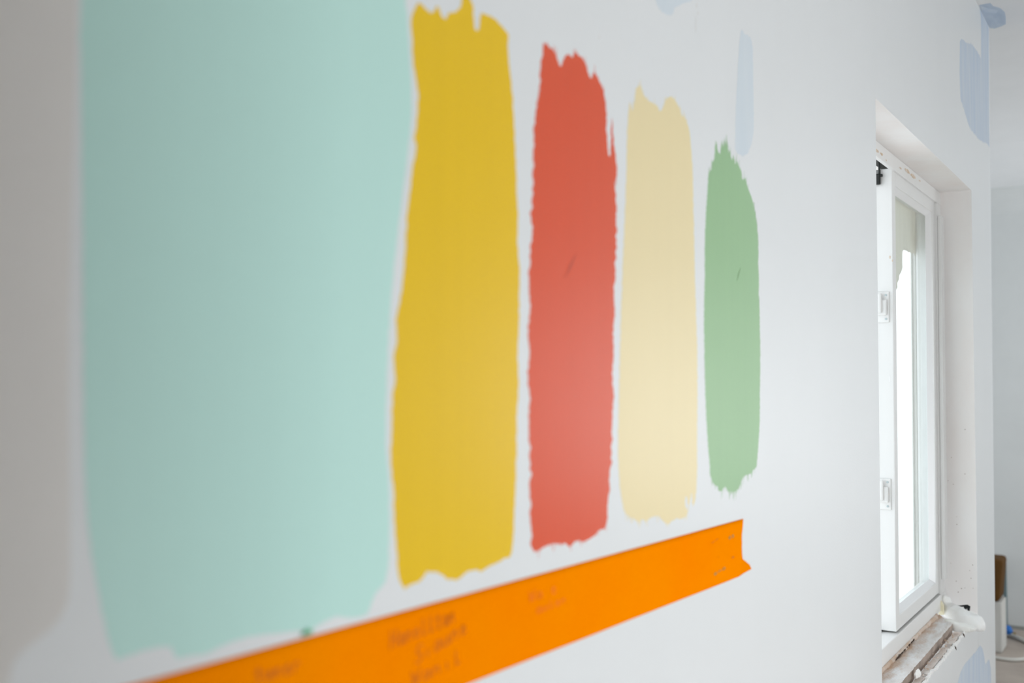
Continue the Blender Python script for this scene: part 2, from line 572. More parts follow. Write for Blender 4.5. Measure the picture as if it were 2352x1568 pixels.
# relocate: rotate about z by +95 deg around the hinge
rot = Matrix.Translation(hinge) @ Matrix.Rotation(math.radians(97), 4, 'Z') @ Matrix.Translation(-hinge)
leaf_world = Matrix.Translation(Vector((2.24, 0.094, 0.9155)))
leaf.rotation_euler = (0, 0, math.radians(97))
leaf.location = (rot @ leaf_world).translation

# two fastener plates on the end face of the closed leaf
def keeper(z0, z1):
    bm = bmesh.new()
    xf = XS - 0.0005
    add_box(bm, (xf - 0.0035, 0.1035, z0), (xf, 0.134, z1), 0.0015)
    add_box(bm, (xf - 0.012, 0.108, z0 + 0.018), (xf - 0.003, 0.133, z1 - 0.02), 0.004)
    add_box(bm, (xf - 0.019, 0.119, z0 + 0.024), (xf - 0.010, 0.137, z1 - 0.004), 0.004)
    k = frombm('keeper_plate', bm, M_pvc, win)
    tag(k, 'white screwed fastener plate on the edge of the leaf')
    for zz in (z0 + 0.009, z1 - 0.009):
        bm = bmesh.new()
        add_cyl(bm, (xf - 0.005, 0.111, zz), (xf - 0.0034, 0.111, zz), 0.0028, 12)
        frombm('screw', bm, M_screw, k)
keeper(1.697, 1.776)
keeper(1.221, 1.300)

# stay hinge at the top of the leaf
bm = bmesh.new()
xf = XS - 0.001
add_box(bm, (xf - 0.012, 0.121, 2.052), (xf, 0.139, 2.080), 0.003)
add_cyl(bm, (xf - 0.006, 0.1235, 2.078), (xf - 0.006, 0.1235, 2.116), 0.003)
add_box(bm, (xf - 0.010, 0.116, 2.072), (xf, 0.124, 2.079), 0.002)
tag(frombm('stay_hinge', bm, M_dark, win), 'black stay hinge at the top of the leaf')
bm = bmesh.new()
add_cyl(bm, (xf - 0.010, 0.137, 2.082), (xf - 0.010, 0.137, 2.117), 0.006)
frombm('hinge_pin', bm, M_screw, win)
box('gap_shade', (XS - 0.003, 0.1385, 0.9155), (XS + 0.01, 0.142, 2.09), M_black, win)  # dark sliver painted as the shade behind the stile edge

# chipped brown spots on the top rail and on the leaf edge
def blob(cx, cz, w, h, seed, n=14):
    r = random.Random(seed)
    return [(cx + math.cos(2 * math.pi * i / n) * w * r.uniform(0.6, 1.1), cz + math.sin(2 * math.pi * i / n) * h * r.uniform(0.55, 1.1)) for i in range(n)]
sp_px = [(2014, 346, .022, .004), (2025, 354, .016, .004), (2068, 386, .014, .003), (2084, 393, .035, .006), (2097, 404, .040, .006), (2112, 415, .014, .002), (2035, 368, .008, .002)]
for i, (px, py, w, h) in enumerate(sp_px):
    p = on(1, FY, px, py)
    plate('chipped_spot', [blob(p.x, p.z, w, h, i)], FY, 0.0006, M_rust, win)
for i, (px, py, w, h) in enumerate([(2044, 590, .004, .008), (2050, 598, .003, .006), (2043, 870, .002, .02)]):
    p = on(0, XS, px, py)
    plate('chipped_spot', [blob(p.y, p.z, w * .6, h * .6, i + 9)], XS, 0.0005, M_rust if i < 2 else M_bead, win, 'x')

# film hanging outside the pane, and the shutter rail on the outer jamb
bm = bmesh.new()
vs = []
nx, nzz = 120, 14
for i in range(nx + 1):
    x = 2.86 + (3.40 - 2.86) * i / nx
    zb = 1.936 if x > 3.22 else (1.936 - (3.222 - x) * 1.35 if x > 3.14 else 1.825 - (3.14 - x) * 0.5)
    zb += 0.004 * nz(x * 40, 3)
    row = []
    for j in range(nzz + 1):
        z = zb + (2.11 - zb) * j / nzz
        y = 0.160 + 0.006 * nz(x * 45, 1) + 0.004 * nz(x * 130, 2) + 0.002 * nz(x * 20 + z * 9, 5)
        row.append(bm.verts.new((x, y, z)))
    vs.append(row)
for i in range(nx):
    for j in range(nzz):
        bm.faces.new((vs[i][j], vs[i + 1][j], vs[i + 1][j + 1], vs[i][j + 1]))
film = frombm('plastic_film', bm, M_film, None, True)
tag(film, 'cream translucent plastic film hanging outside behind the top of the window pane', 'plastic film')
md = film.modifiers.new('thickness', 'SOLIDIFY'); md.thickness = 0.0004
bm = bmesh.new()
for k in range(5):
    y = 0.151 + k * 0.0052
    add_box(bm, (3.396 + 0.003 * (k % 2), y, 0.87), (3.4065, y + 0.0046, 2.10), 0.0008)
tag(frombm('shutter_rail', bm, M_stone, win), 'pale ribbed outer rail seen through the pane')

# ------------------------------------------------------------------ unfinished sill
# mortar board
bm = bmesh.new()
nxs, nys = 150, 10
top, bot = [], []
for i in range(nxs + 1):
    t = i / nxs
    rowt = []
    for j in range(nys + 1):
        u = j / nys
        yf = 0.0285 + 0.0035 * t + 0.0012 * nz(t * 60, 2) + 0.0008 * nz(t * 220, 6)
        y = yf + (0.087 - yf) * u
        xend = 3.192 + (3.30 - 3.192) * u
        x = X0 + 0.012 + (xend - X0 - 0.012) * t
        e = min(1, u * 8)
        z = 0.8615 + 0.0016 * nz(x * 30 + y * 90, 3) * e + 0.001 * noise.noise(Vector((x * 160, y * 260, 1)))
        if j == 0: z -= 0.0012
        rowt.append(bm.verts.new((x, y, z)))
    top.append(rowt)
    b0 = bm.verts.new((rowt[0].co.x, rowt[0].co.y + 0.001, 0.832 + 0.001 * nz(t * 90, 8)))
    b1 = bm.verts.new((rowt[-1].co.x, rowt[-1].co.y, 0.832))
    bot.append((b0, b1))
fe = []
for i in range(nxs):
    for j in range(nys):
        bm.faces.new((top[i][j], top[i + 1][j], top[i + 1][j + 1], top[i][j + 1]))
    fe.append(bm.faces.new((bot[i][0], bot[i + 1][0], top[i + 1][0], top[i][0])))
    bm.faces.new((bot[i][1], top[i][-1], top[i + 1][-1], bot[i + 1][1]))
    bm.faces.new((bot[i][0], bot[i][1], bot[i + 1][1], bot[i + 1][0]))
fe.append(bm.faces.new([v for v in top[-1]] + [bot[-1][1], bot[-1][0]]))
bm.faces.new([bot[0][0], bot[0][1]] + [v for v in top[0]][::-1])
for f in fe: f.material_index = 1
bmesh.ops.recalc_face_normals(bm, faces=bm.faces)
me = bpy.data.meshes.new('sill_board')
bm.to_mesh(me); bm.free()
board = link('sill_board', me, M_board)
me.materials.append(M_boardedge)
tag(board, 'rough grey mortar sill board dusted with brown, under the window frame', 'sill board')

# crumbly brown mortar fillet along the frame
bm = bmesh.new()
rows = []
N = 160
for i in range(N + 1):
    x = 2.2 + (3.27 - 2.2) * i / N
    w = 0.006 + 0.006 * nz(x * 13, 2) + 0.004 * nz(x * 70, 5)
    w = max(w, 0.002)
    h = 0.006 + 0.003 * nz(x * 45, 7)
    rows.append([bm.verts.new((x, 0.0875, 0.868 + h * .3)), bm.verts.new((x, 0.0875 - w * 0.5, 0.8655 + h * 0.5)),
                 bm.verts.new((x, 0.0875 - w, 0.8642 + 0.001 * nz(x * 190, 1))), bm.verts.new((x, 0.0872 - w, 0.860)), bm.verts.new((x, 0.0875, 0.860))])
for i in range(N):
    for j in range(5):
        k = (j + 1) % 5
        bm.faces.new((rows[i][j], rows[i][k], rows[i + 1][k], rows[i + 1][j]))
bm.faces.new(rows[0]); bm.faces.new(rows[-1][::-1])
frombm('mortar_fillet', bm, M_dust, board)
# brown dust drifted against the frame, worked into the board's own colour
nt = M_board.node_tree
b_ = nt.nodes['Principled BSDF']
src = b_.inputs['Base Color'].links[0].from_socket
tc = nt.nodes.new('ShaderNodeTexCoord')
sx = nt.nodes.new('ShaderNodeSeparateXYZ')
nt.links.new(tc.outputs['Object'], sx.inputs[0])
mp = nt.nodes.new('ShaderNodeMapping'); mp.inputs['Scale'].default_value = (16, 45, 16)
nt.links.new(tc.outputs['Object'], mp.inputs[0])
nn2 = nt.nodes.new('ShaderNodeTexNoise'); nn2.inputs['Scale'].default_value = 1; nn2.inputs['Detail'].default_value = 8; nn2.inputs['Roughness'].default_value = 0.7
nt.links.new(mp.outputs[0], nn2.inputs['Vector'])
ma = nt.nodes.new('ShaderNodeMath'); ma.operation = 'MULTIPLY_ADD'
ma.inputs[1].default_value = 0.11
nt.links.new(nn2.outputs['Fac'], ma.inputs[0]); nt.links.new(sx.outputs['Y'], ma.inputs[2])
mr = nt.nodes.new('ShaderNodeMapRange'); mr.inputs['From Min'].default_value = 0.108; mr.inputs['From Max'].default_value = 0.145
nt.links.new(ma.outputs[0], mr.inputs['Value'])
mc = nt.nodes.new('ShaderNodeMix'); mc.data_type = 'RGBA'
mc.inputs['B'].default_value = (0.62, 0.44, 0.32, 1)
nt.links.new(mr.outputs['Result'], mc.inputs['Factor']); nt.links.new(src, mc.inputs['A'])
nt.links.new(mc.outputs['Result'], b_.inputs['Base Color'])
bm = bmesh.new()
cr_px = [(2115, 1450), (2105, 1460), (2097, 1470), (2088, 1480), (2078, 1491), (2068, 1502), (2058, 1514)]
cr_pt = [on(2, 0.8655, *q) for q in cr_px]
vsr = [(bm.verts.new(p + Vector((0, -.0009 * (1 if i not in (0, 6) else .1), 0))), bm.verts.new(p + Vector((0, .0009 * (1 if i not in (0, 6) else .1), 0)))) for i, p in enumerate(cr_pt)]
for a, b in zip(vsr, vsr[1:]):
    bm.faces.new((a[0], b[0], b[1], a[1]))
r_ = bmesh.ops.extrude_face_region(bm, geom=list(bm.faces))
for v in r_['geom']:
    if isinstance(v, bmesh.types.BMVert): v.co.z -= 0.003
frombm('crack', bm, M_soil, board)

# broken white edge of the plaster coat
bm = bmesh.new()
rr = []
for (x, z) in jag:
    w = 0.0035 + 0.0035 * nz(x * 90, 12)
    rr.append([bm.verts.new((x, -0.0006 + 0.001 * nz(x * 200, 3), z - 0.003)), bm.verts.new((x, 0.001, z + 0.0022 + 0.002 * nz(x * 260, 9))),
               bm.verts.new((x, 0.0012 + w, z + 0.0005)), bm.verts.new((x, 0.0012 + w, z - 0.004))])
for a, b in zip(rr, rr[1:]):
    for k in range(4):
        bm.faces.new((a[k], a[(k + 1) % 4], b[(k + 1) % 4], b[k]))
frombm('broken_plaster_edge', bm, M_chip, wall_left)

# bricks under the board
def rough_block(name, x0, x1, y0, y1, z0, z1, m, parent, seed, seg=14, amp=0.0018):
    bm = bmesh.new()
    r = bmesh.ops.create_cube(bm, size=1)
    bmesh.ops.subdivide_edges(bm, edges=list(bm.edges), cuts=seg, use_grid_fill=True)
    for v in bm.verts:
        p = Vector(((v.co.x + .5) * (x1 - x0) + x0, (v.co.y + .5) * (y1 - y0) + y0, (v.co.z + .5) * (z1 - z0) + z0))
        nv = noise.noise_vector(p * 90 + Vector((seed, 0, 0)))
        nw = noise.noise_vector(p * 300 + Vector((seed, 3, 0)))
        v.co = p + nv * amp + nw * amp * 0.4
    return frombm(name, bm, m, parent)
rough_block('brick', 3.03, 3.16, 0.0075, 0.0240, 0.77, 0.8415, M_brick, wall_left, 1)
rough_block('brick', 2.70, 2.995, 0.0075, 0.0240, 0.77, 0.8400, M_brick, wall_left, 2, 18)
rough_block('brick', 2.38, 2.665, 0.0075, 0.0240, 0.77, 0.8400, M_brick, wall_left, 3, 18)
rough_block('brick', 2.205, 2.345, 0.0075, 0.0240, 0.77, 0.8390, M_brick, wall_left, 4)
rough_block('brick', 3.20, 3.41, 0.012, 0.055, 0.77, 0.8050, M_brick, wall_left, 5)
# rubble between board and bricks
bm = bmesh.new()
for i in range(80):
    x = rnd.uniform(2.3, 3.15); y = rnd.uniform(0.012, 0.034); s = rnd.uniform(0.0012, 0.0032)
    r = bmesh.ops.create_icosphere(bm, subdivisions=1, radius=s)
    for v in r['verts']:
        v.co = Vector((v.co.x * rnd.uniform(.7, 1.6), v.co.y, v.co.z * .7)) + Vector((x, y, 0.8425 + s * .3))
tag(frombm('mortar_crumbs', bm, M_dust, wall_left), kind='stuff')
bm = bmesh.new()
add_box(bm, (2.20, 0.0, 0.80), (3.40, 0.0, 0.80))
bm.free()
# splintered thin shard and white plaster chip
p = on(2, 0.845, 2117, 1556)
bm = bmesh.new()
r = bmesh.ops.create_icosphere(bm, subdivisions=2, radius=1)
for v in r['verts']:
    nn = noise.noise_vector(v.co * 1.7)
    v.co = Vector((v.co.x * 0.022, v.co.y * 0.0055, v.co.z * 0.0095)) + nn * 0.0045
bmesh.ops.translate(bm, verts=bm.verts, vec=(p.x, 0.019, 0.853))
chip = frombm('plaster_lump', bm, M_chip)
tag(chip, 'small white plaster lump lying on the broken bricks in front of the sill board', 'plaster lump')
for i, (px, py, L) in enumerate([(2153, 1497, .016)]):
    if L:
        p = on(2, 0.8445, px, py)
        s = box('splinter', (p.x - L, p.y - 0.0012, 0.8415), (p.x + L, p.y + 0.0012, 0.8435), M_chip, wall_left, 0.0008,
                Matrix.Rotation(math.radians(-4), 3, 'Z'))
# fine dark cracks in the plaster at the brick joints
for q in ([(2192, 1482), (2196, 1486), (2197, 1493), (2193, 1487)], [(2211, 1453), (2215, 1457), (2216, 1464), (2212, 1458)]):
    plate('plaster_crack', [wall_px(q)], 0, 0.0005, M_soil, wall_left)
# broken hole at the foot of the jamb, its inner shadow a black plate
hp = [(2194, 1388), (2204, 1390), (2212, 1389), (2222, 1388), (2229, 1392), (2227, 1403), (2222, 1401), (2221, 1396), (2218, 1402), (2213, 1399), (2214, 1393), (2204, 1393)]
pl = [(p.y, p.z) for p in (on(0, xj(0.87), *q) for q in hp)]
plate('hole_shadow', [pl], xj(0.87) + 0.0003, 0.0008, M_black, wall_left, 'x')
# plaster specks on the jamb
for i in range(16):
    y, z = rnd.uniform(0.01, 0.08), rnd.choice([rnd.uniform(0.87, 1.0), rnd.uniform(0.9, 1.6)])
    s = rnd.uniform(0.0008, 0.0018)
    plate('plaster_speck', [blob(y, z, s, s, i + 70, 8)], xj(z) + 0.0003, 0.0007, M_boardedge, wall_left, 'x')


# crumpled white foam film lying over the corner of the sill
def loft(bm, rings):
    vs = [[bm.verts.new(p) for p in r] for r in rings]
    n = len(vs[0])
    for a, b in zip(vs, vs[1:]):
        for j in range(n):
            k = (j + 1) % n
            bm.faces.new((a[j], a[k], b[k], b[j]))
    bm.faces.new(vs[0][::-1]); bm.faces.new(vs[-1])


def wad(bm, path, seed, amp, n=28, sub=44):
    """path: (centre, half height, half depth) keys"""
    rings = []
    for i in range(sub + 1):
        t = i / sub * (len(path) - 1)
        k = min(int(t), len(path) - 2); f = t - k
        f = f * f * (3 - 2 * f) * 0.5 + f * 0.5
        c = Vector(path[k][0]).lerp(Vector(path[k + 1][0]), f)
        h = path[k][1] * (1 - f) + path[k + 1][1] * f
        d = path[k][2] * (1 - f) + path[k + 1][2] * f
        a = Vector(path[k][0]); b = Vector(path[k + 1][0])
        tng = (b - a).normalized()
        side = tng.cross(Vector((0, 0, 1))).normalized()
        up = side.cross(tng)
        ring = []
        for j in range(n):
            an = 2 * math.pi * j / n
            ca, sa = math.cos(an), math.sin(an)
            p = c + side * d * math.copysign(abs(ca) ** 0.8, ca) + up * h * math.copysign(abs(sa) ** 0.8, sa)
            q = p * 38 + Vector((seed, 0, 0))
            rdg = (1 - abs(noise.noise(q)) * 2) * 0.6 + noise.noise(q * 2.6) * 0.5
            p += (side * ca + up * sa) * rdg * amp
            ring.append(p)
        rings.append(ring)
    loft(bm, rings)


def draped(bm, keys, thick, seed, amp, n=30, sub=60):
    """keys: (world x, px column, px top row, px bottom row) measured sections; rings stand across the path"""
    rings = []
    tops = [on(0, k[0], k[1], k[2]) for k in keys]
    bots = [on(0, k[0], k[1] , k[3]) for k in keys]
    for i in range(sub + 1):
        t = i / sub * (len(keys) - 1)
        k = min(int(t), len(keys) - 2); f = t - k
        a = tops[k].lerp(tops[k + 1], f); b = bots[k].lerp(bots[k + 1], f)
        c = (a + b) / 2; h = (a - b).length / 2
        d = thick[k] * (1 - f) + thick[k + 1] * f
        tg = ((tops[k + 1] + bots[k + 1]) - (tops[k] + bots[k])); tg.z = 0; tg.normalize()
        side = Vector((tg.y, -tg.x, 0))
        ring = []
        for j in range(n):
            an = 2 * math.pi * j / n
            ca, sa = math.cos(an), math.sin(an)
            p = c + side * d * math.copysign(abs(ca) ** 0.7, ca) + Vector((0, 0, h * math.copysign(abs(sa) ** 0.7, sa)))
            q = p * 30 + Vector((seed, 0, 0))
            rdg = (0.5 - abs(noise.noise(q)) * 2) * 0.8 + (0.3 - abs(noise.noise(q * 2.7)) * 1.2) * 0.5
            p += (side * ca + Vector((0, 0, sa))) * rdg * amp
            ring.append(p)
        rings.append(ring)
    loft(bm, rings)


bm = bmesh.new()
draped(bm, [(3.385, 2149, 1370, 1400), (3.38, 2153, 1366, 1406), (3.372, 2165, 1366, 1411), (3.362, 2175, 1368, 1415), (3.356, 2179, 1384, 1418), (3.345, 2193, 1390, 1427), (3.33, 2212, 1399, 1436), (3.318, 2232, 1408, 1443), (3.308, 2248, 1417, 1450), (3.303, 2255, 1426, 1450), (3.30, 2259, 1437, 1446)],
       [.006, .010, .012, .014, .018, .022, .024, .024, .020, .014, .006], 3, 0.0048)
foam = frombm('foam_scrap', bm, M_foam, None, True)
tag(foam, 'crumpled white foam scrap draped over the far end of the unfinished sill', 'foam scrap')
bm = bmesh.new()
draped(bm, [(3.23, 2172, 1420, 1430), (3.225, 2180, 1421, 1441), (3.22, 2196, 1427, 1450), (3.215, 2215, 1433, 1452), (3.21, 2232, 1438, 1450), (3.205, 2240, 1442, 1447)], [.006, .012, .016, .016, .010, .004], 12, 0.003, 24, 40)
tag(frombm('torn_flap', bm, M_foam, foam, True))
bm = bmesh.new()
draped(bm, [(3.345, 2149, 1380, 1404), (3.342, 2153, 1374, 1408), (3.338, 2161, 1378, 1412), (3.335, 2168, 1388, 1412)], [.003, .006, .006, .003], 21, 0.0015, 18, 20)
tag(frombm('yellowed_end', bm, M_foamy, foam, True), 'yellowed end of the foam')

# ------------------------------------------------------------------ blue filler patches on the wall and ceiling
def rag_wall(name, px, m, seed, parent, th=0.00015, y=0.0, **kw):
    return plate(name, ragged(wall_px(px, y), seed, **kw), y, th, m, parent)


rag_wall('filler_patch', [(1500, -30), (1508, 10), (1520, 25), (1533, 34), (1546, 31), (1550, 17), (1570, 6), (1588, 2), (1595, -12), (1600, -30)], M_blue_pale, 3, wall_left)
rag_wall('filler_patch', [(1702, 70), (1710, 78), (1725, 90), (1729, 110), (1730, 180), (1731, 250), (1731, 300), (1727, 328), (1716, 354), (1703, 356), (1694, 352), (1688, 340), (1690, 250), (1695, 150), (1699, 90)], M_blue_pale, 5, wall_left, side=0.0006)
rag_wall('filler_patch', [(2205, 95), (2208, 90), (2213, 92), (2218, 99), (2232, 102), (2244, 118), (2253, 135), (2253.5, 80), (2253, 40), (2250, 18), (2258, 32), (2266, 50), (2271, 66), (2271.3, 140), (2271.8, 240), (2272.4, 338), (2268, 330), (2247, 318), (2226, 290), (2214, 250), (2206, 224), (2204, 166)], M_blue, 8, wall_left, side=0.002, brush=0.006, step=0.003)
rag_wall('filler_patch', [(2251, 1482), (2241, 1497), (2225, 1515), (2212, 1531), (2205, 1548), (2199, 1572), (2190, 1640), (2276, 1640), (2276.5, 1568), (2276, 1534), (2272, 1514), (2267, 1520), (2263, 1526), (2260, 1505), (2257, 1490)], M_blue, 9, wall_left, side=0.002, brush=0.004, step=0.003)
cp_ = [(p.x, p.y) for p in (on(2, CEIL, *q) for q in [(2249, 12), (2262, 9), (2275, 7), (2281, 14), (2297, 18), (2308, 28), (2310, 40), (2310, 55), (2300, 60), (2285, 65), (2273, 64), (2262, 40), (2254, 24)])]
plate('filler_patch', [cp_], CEIL, 0.0006, M_blue_dark, ceil, 'z')
cp2 = [(p.x, p.y) for p in (on(2, CEIL - .0006, *q) for q in [(2251, 13), (2270, 20), (2292, 24), (2288, 30), (2262, 28), (2256, 24)])]
plate('filler_patch', [cp2], CEIL - 0.0006, 0.0004, M_blue, ceil, 'z')

# bare plaster left of the primed field
bp = [(-1200, -700), (-1200, 2400), (20, 2400), (20, 1568), (28, 1525), (45, 1500), (75, 1475), (110, 1450), (140, 1415), (155, 1380), (160, 1330), (160, 1150), (157, 900), (159, 700), (163, 500), (168, 300), (172, 150), (175, 0), (178, -200), (180, -700)]
bw = wall_px([q for q in bp if q[0] > 0])
bw = [(-0.58, bw[0][1])] + bw + [(-0.58, bw[-1][1])]
bw = [(-0.58, 0.05), (bw[1][0], 0.05)] + [p for p in bw[2:-2]] + [(bw[-2][0], 2.7), (-0.58, 2.7)]
tag(plate('bare_plaster', [bw], 0, 0.0005, M_bare, wall_left), 'warm grey unprimed plaster field')

# faint marks and specks on the wall
for i, (px, py, w, h) in enumerate([(1600, 12, .0012, .004), (1603, 30, .001, .003), (1598, 60, .0006, .012), (1376, 85, .001, .002)]):
    p = on(1, 0, px, py)
    plate('wall_speck', [blob(p.x, p.z, w, h, i + 30, 8)], 0, 0.0003, M_bare, wall_left)

# ------------------------------------------------------------------ paint swatches
mint = [(188, -160), (187, 0), (185, 60), (183, 80), (186, 110), (187, 200), (188, 350), (190, 500), (191, 700), (192, 900), (194, 1050), (198, 1150), (205, 1230), (215, 1300), (228, 1370), (240, 1430), (255, 1490), (266, 1514),
        (290, 1506), (330, 1492), (370, 1484), (393, 1485), (403, 1508), (414, 1510), (440, 1504), (475, 1500), (505, 1484), (540, 1470), (570, 1461), (610, 1456), (660, 1450), (690, 1446), (708, 1452), (722, 1440), (750, 1424), (772, 1414), (800, 1418), (832, 1415), (846, 1405), (853, 1385), (862, 1362), (875, 1348), (885, 1335), (892, 1300), (895, 1200), (893, 1100),
        (886, 1030), (886, 960), (889, 850), (892, 780), (898, 690), (906, 600), (915, 520), (925, 440), (932, 390), (940, 320), (946, 260), (945, 200), (942, 150), (939, 100), (936, 50), (931, 0), (928, -160)]
sw = rag_wall('paint_swatch', mint, M_mint, 1, None, side=0.0006, brush=0.001, side_f=160)
tag(sw, 'large mint green paint field, widest and leftmost of the painted samples on the wall', 'paint swatch')

yellow = [(960, 5), (953, 20), (947, 33), (944, 56), (946, 80), (948, 102), (947, 122), (949, 140), (955, 179), (961, 217), (958, 268), (956, 293), (951, 319), (956, 332), (954, 357), (948, 380), (944, 422), (935, 489), (931, 578), (925, 645), (919, 690), (909, 735), (912, 780), (904, 824), (908, 869), (901, 913), (899, 1003), (898, 1070),
          (904, 1116), (906, 1199), (911, 1265), (914, 1314), (920, 1337), (929, 1353), (936, 1345), (948, 1340), (959, 1337), (970, 1328), (980, 1312), (992, 1313), (1005, 1313), (1018, 1321), (1028, 1331), (1038, 1329), (1048, 1332), (1061, 1322), (1075, 1311), (1094, 1307), (1104, 1313), (1124, 1299), (1147, 1289), (1158, 1281), (1170, 1280), (1176, 1265), (1179, 1235), (1181, 1182), (1184, 1116),
          (1186, 1050), (1187, 1025), (1186, 958), (1191, 891), (1189, 802), (1193, 730), (1192, 680), (1194, 623), (1188, 556), (1190, 489), (1186, 440), (1186, 400), (1183, 332), (1178, 230), (1170, 153), (1166, 107), (1168, 80), (1151, 59), (1136, 43), (1118, 34), (1105, 29), (1102, 50), (1100, 68), (1095, 71), (1090, 66), (1088, 40), (1086, 12), (1080, -2), (1072, -12), (1064, -12), (1060, -2), (1058, 18), (1046, 28), (1030, 30), (1024, 45), (1016, 41), (1011, 28), (1006, 14), (1001, 16), (997, 28), (988, 30), (978, 22), (970, 12)]
sw = rag_wall('paint_swatch', yellow, M_yel, 2, None, side=0.0008, brush=0.0012, side_f=140)
tag(sw, 'mustard yellow painted stripe between the mint field and the red stripe', 'paint swatch', 'narrow paint stripes')

red = [(1247, 112), (1250, 100), (1256, 103), (1262, 110), (1270, 114), (1277, 126), (1281, 140), (1285, 152), (1290, 151), (1294, 138), (1299, 128), (1304, 125), (1309, 129), (1314, 133), (1318, 126), (1322, 121), (1329, 128), (1336, 131), (1345, 148), (1350, 165), (1355, 180), (1360, 179), (1363, 170), (1366, 165), (1375, 184), (1383, 200), (1388, 224), (1392, 255), (1393, 306), (1396, 352), (1400, 362), (1402, 340), (1403, 300), (1405, 270), (1407, 290), (1409, 330), (1414, 360),
       (1417, 390), (1415, 410), (1411, 423), (1413, 440), (1416, 480), (1417, 529), (1413, 579), (1414, 625), (1410, 678), (1412, 712), (1409, 745), (1410, 795), (1407, 844), (1409, 900), (1407, 960), (1405, 1000), (1403, 1050), (1400, 1116), (1395, 1162), (1394, 1199), (1389, 1215), (1382, 1214), (1375, 1217), (1366, 1229), (1352, 1238), (1336, 1244), (1330, 1240), (1322, 1241), (1314, 1250), (1306, 1255), (1299, 1247), (1286, 1248), (1273, 1247), (1253, 1253), (1240, 1261), (1228, 1268), (1222, 1258), (1220, 1215), (1217, 1182), (1218, 1133), (1216, 1050), (1215, 960), (1216, 900),
       (1213, 860), (1216, 800), (1214, 760), (1217, 712), (1215, 645), (1218, 596), (1221, 546), (1219, 496), (1225, 446), (1223, 397), (1226, 340), (1225, 300), (1230, 255), (1238, 217), (1240, 166), (1244, 135)]
sw = rag_wall('paint_swatch', red, M_red, 4, None, side=0.0022, brush=0.002, side_f=150, spikes=0.12, spike_len=0.008)
tag(sw, 'coral red painted stripe between the yellow and the cream stripes', 'paint swatch', 'narrow paint stripes')

cream = [(1439, 400), (1440, 306), (1444, 255), (1448, 235), (1450, 246), (1452, 256), (1455, 248), (1458, 225), (1460, 204), (1466, 198), (1472, 197), (1475, 210), (1478, 220), (1488, 231), (1503, 240), (1511, 245), (1514, 256), (1519, 256), (1523, 245), (1527, 234), (1533, 226), (1540, 221), (1551, 232), (1557, 242), (1562, 255), (1566, 268), (1572, 268), (1580, 288), (1584, 306), (1588, 352), (1591, 400),
         (1593, 500), (1595, 600), (1598, 700), (1601, 800), (1602, 900), (1601, 1000), (1601, 1077), (1599, 1130), (1596, 1150), (1592, 1163), (1590, 1150), (1590, 1133), (1587, 1132), (1584, 1152), (1582, 1160), (1579, 1155), (1578, 1140), (1575, 1139), (1573, 1150), (1574, 1162), (1580, 1175), (1575, 1184), (1564, 1191), (1554, 1189), (1546, 1194), (1534, 1203), (1526, 1199), (1519, 1191), (1513, 1184), (1500, 1185), (1492, 1190), (1485, 1196), (1475, 1191), (1465, 1198), (1455, 1189), (1437, 1180), (1429, 1153), (1423, 1115), (1420, 1051), (1420, 1000),
         (1422, 900), (1424, 800), (1427, 700), (1431, 600), (1435, 500)]
sw = rag_wall('paint_swatch', cream, M_cream, 6, None, side=0.0010, brush=0.0025, side_f=220, spikes=0.10, spike_len=0.008, spike_w=0.0012)
tag(sw, 'pale cream painted stripe between the red and the green stripes', 'paint swatch', 'narrow paint stripes')

green = [(1623.5, 460), (1625, 438), (1627, 402), (1629.6, 394), (1634, 390), (1636, 375), (1641, 365), (1642, 343), (1644, 322), (1647, 341), (1651, 353), (1654, 354), (1657, 336), (1659, 331), (1661, 338), (1664, 322), (1667, 334), (1669, 322), (1671, 341), (1673, 353), (1676, 345), (1679, 361), (1681, 369), (1685, 357), (1688, 378), (1690, 376), (1692, 368), (1695, 378), (1699, 387), (1703, 394), (1704, 410), (1707, 414), (1711, 408), (1714, 420), (1718, 433), (1722, 443), (1727, 456),
         (1733, 485), (1738, 520), (1741, 545), (1742, 580), (1741, 600), (1743, 640), (1742, 680), (1744, 700), (1745, 750), (1746, 800), (1746, 850), (1745, 900), (1745, 960), (1743, 1000), (1740, 1040), (1738, 1065), (1736, 1073), (1730, 1078), (1726, 1086), (1715, 1089), (1707, 1094), (1702.5, 1103.5), (1699.5, 1113), (1697, 1121), (1692.6, 1122.6), (1691.5, 1132), (1689.5, 1126), (1685.7, 1131), (1682, 1128), (1679.6, 1131), (1676.5, 1126), (1672.7, 1130), (1669, 1120), (1665, 1116.5), (1660.4, 1121), (1659.7, 1126.5), (1650.5, 1126.5), (1649, 1116.5), (1640, 1112), (1635, 1101), (1631, 1090), (1630, 1065), (1627.5, 1040),
         (1624, 990), (1621, 930), (1619, 860), (1618, 800), (1617, 740), (1617.5, 690), (1619, 640), (1619, 560), (1621, 500)]
sw = rag_wall('paint_swatch', green, M_green, 7, None, side=0.0012, brush=0.003, side_f=300, spikes=0.22, spike_len=0.012, spike_w=0.0008)
tag(sw, 'sage green painted stripe, shortest and farthest, above the end of the orange tape', 'paint swatch', 'narrow paint stripes')
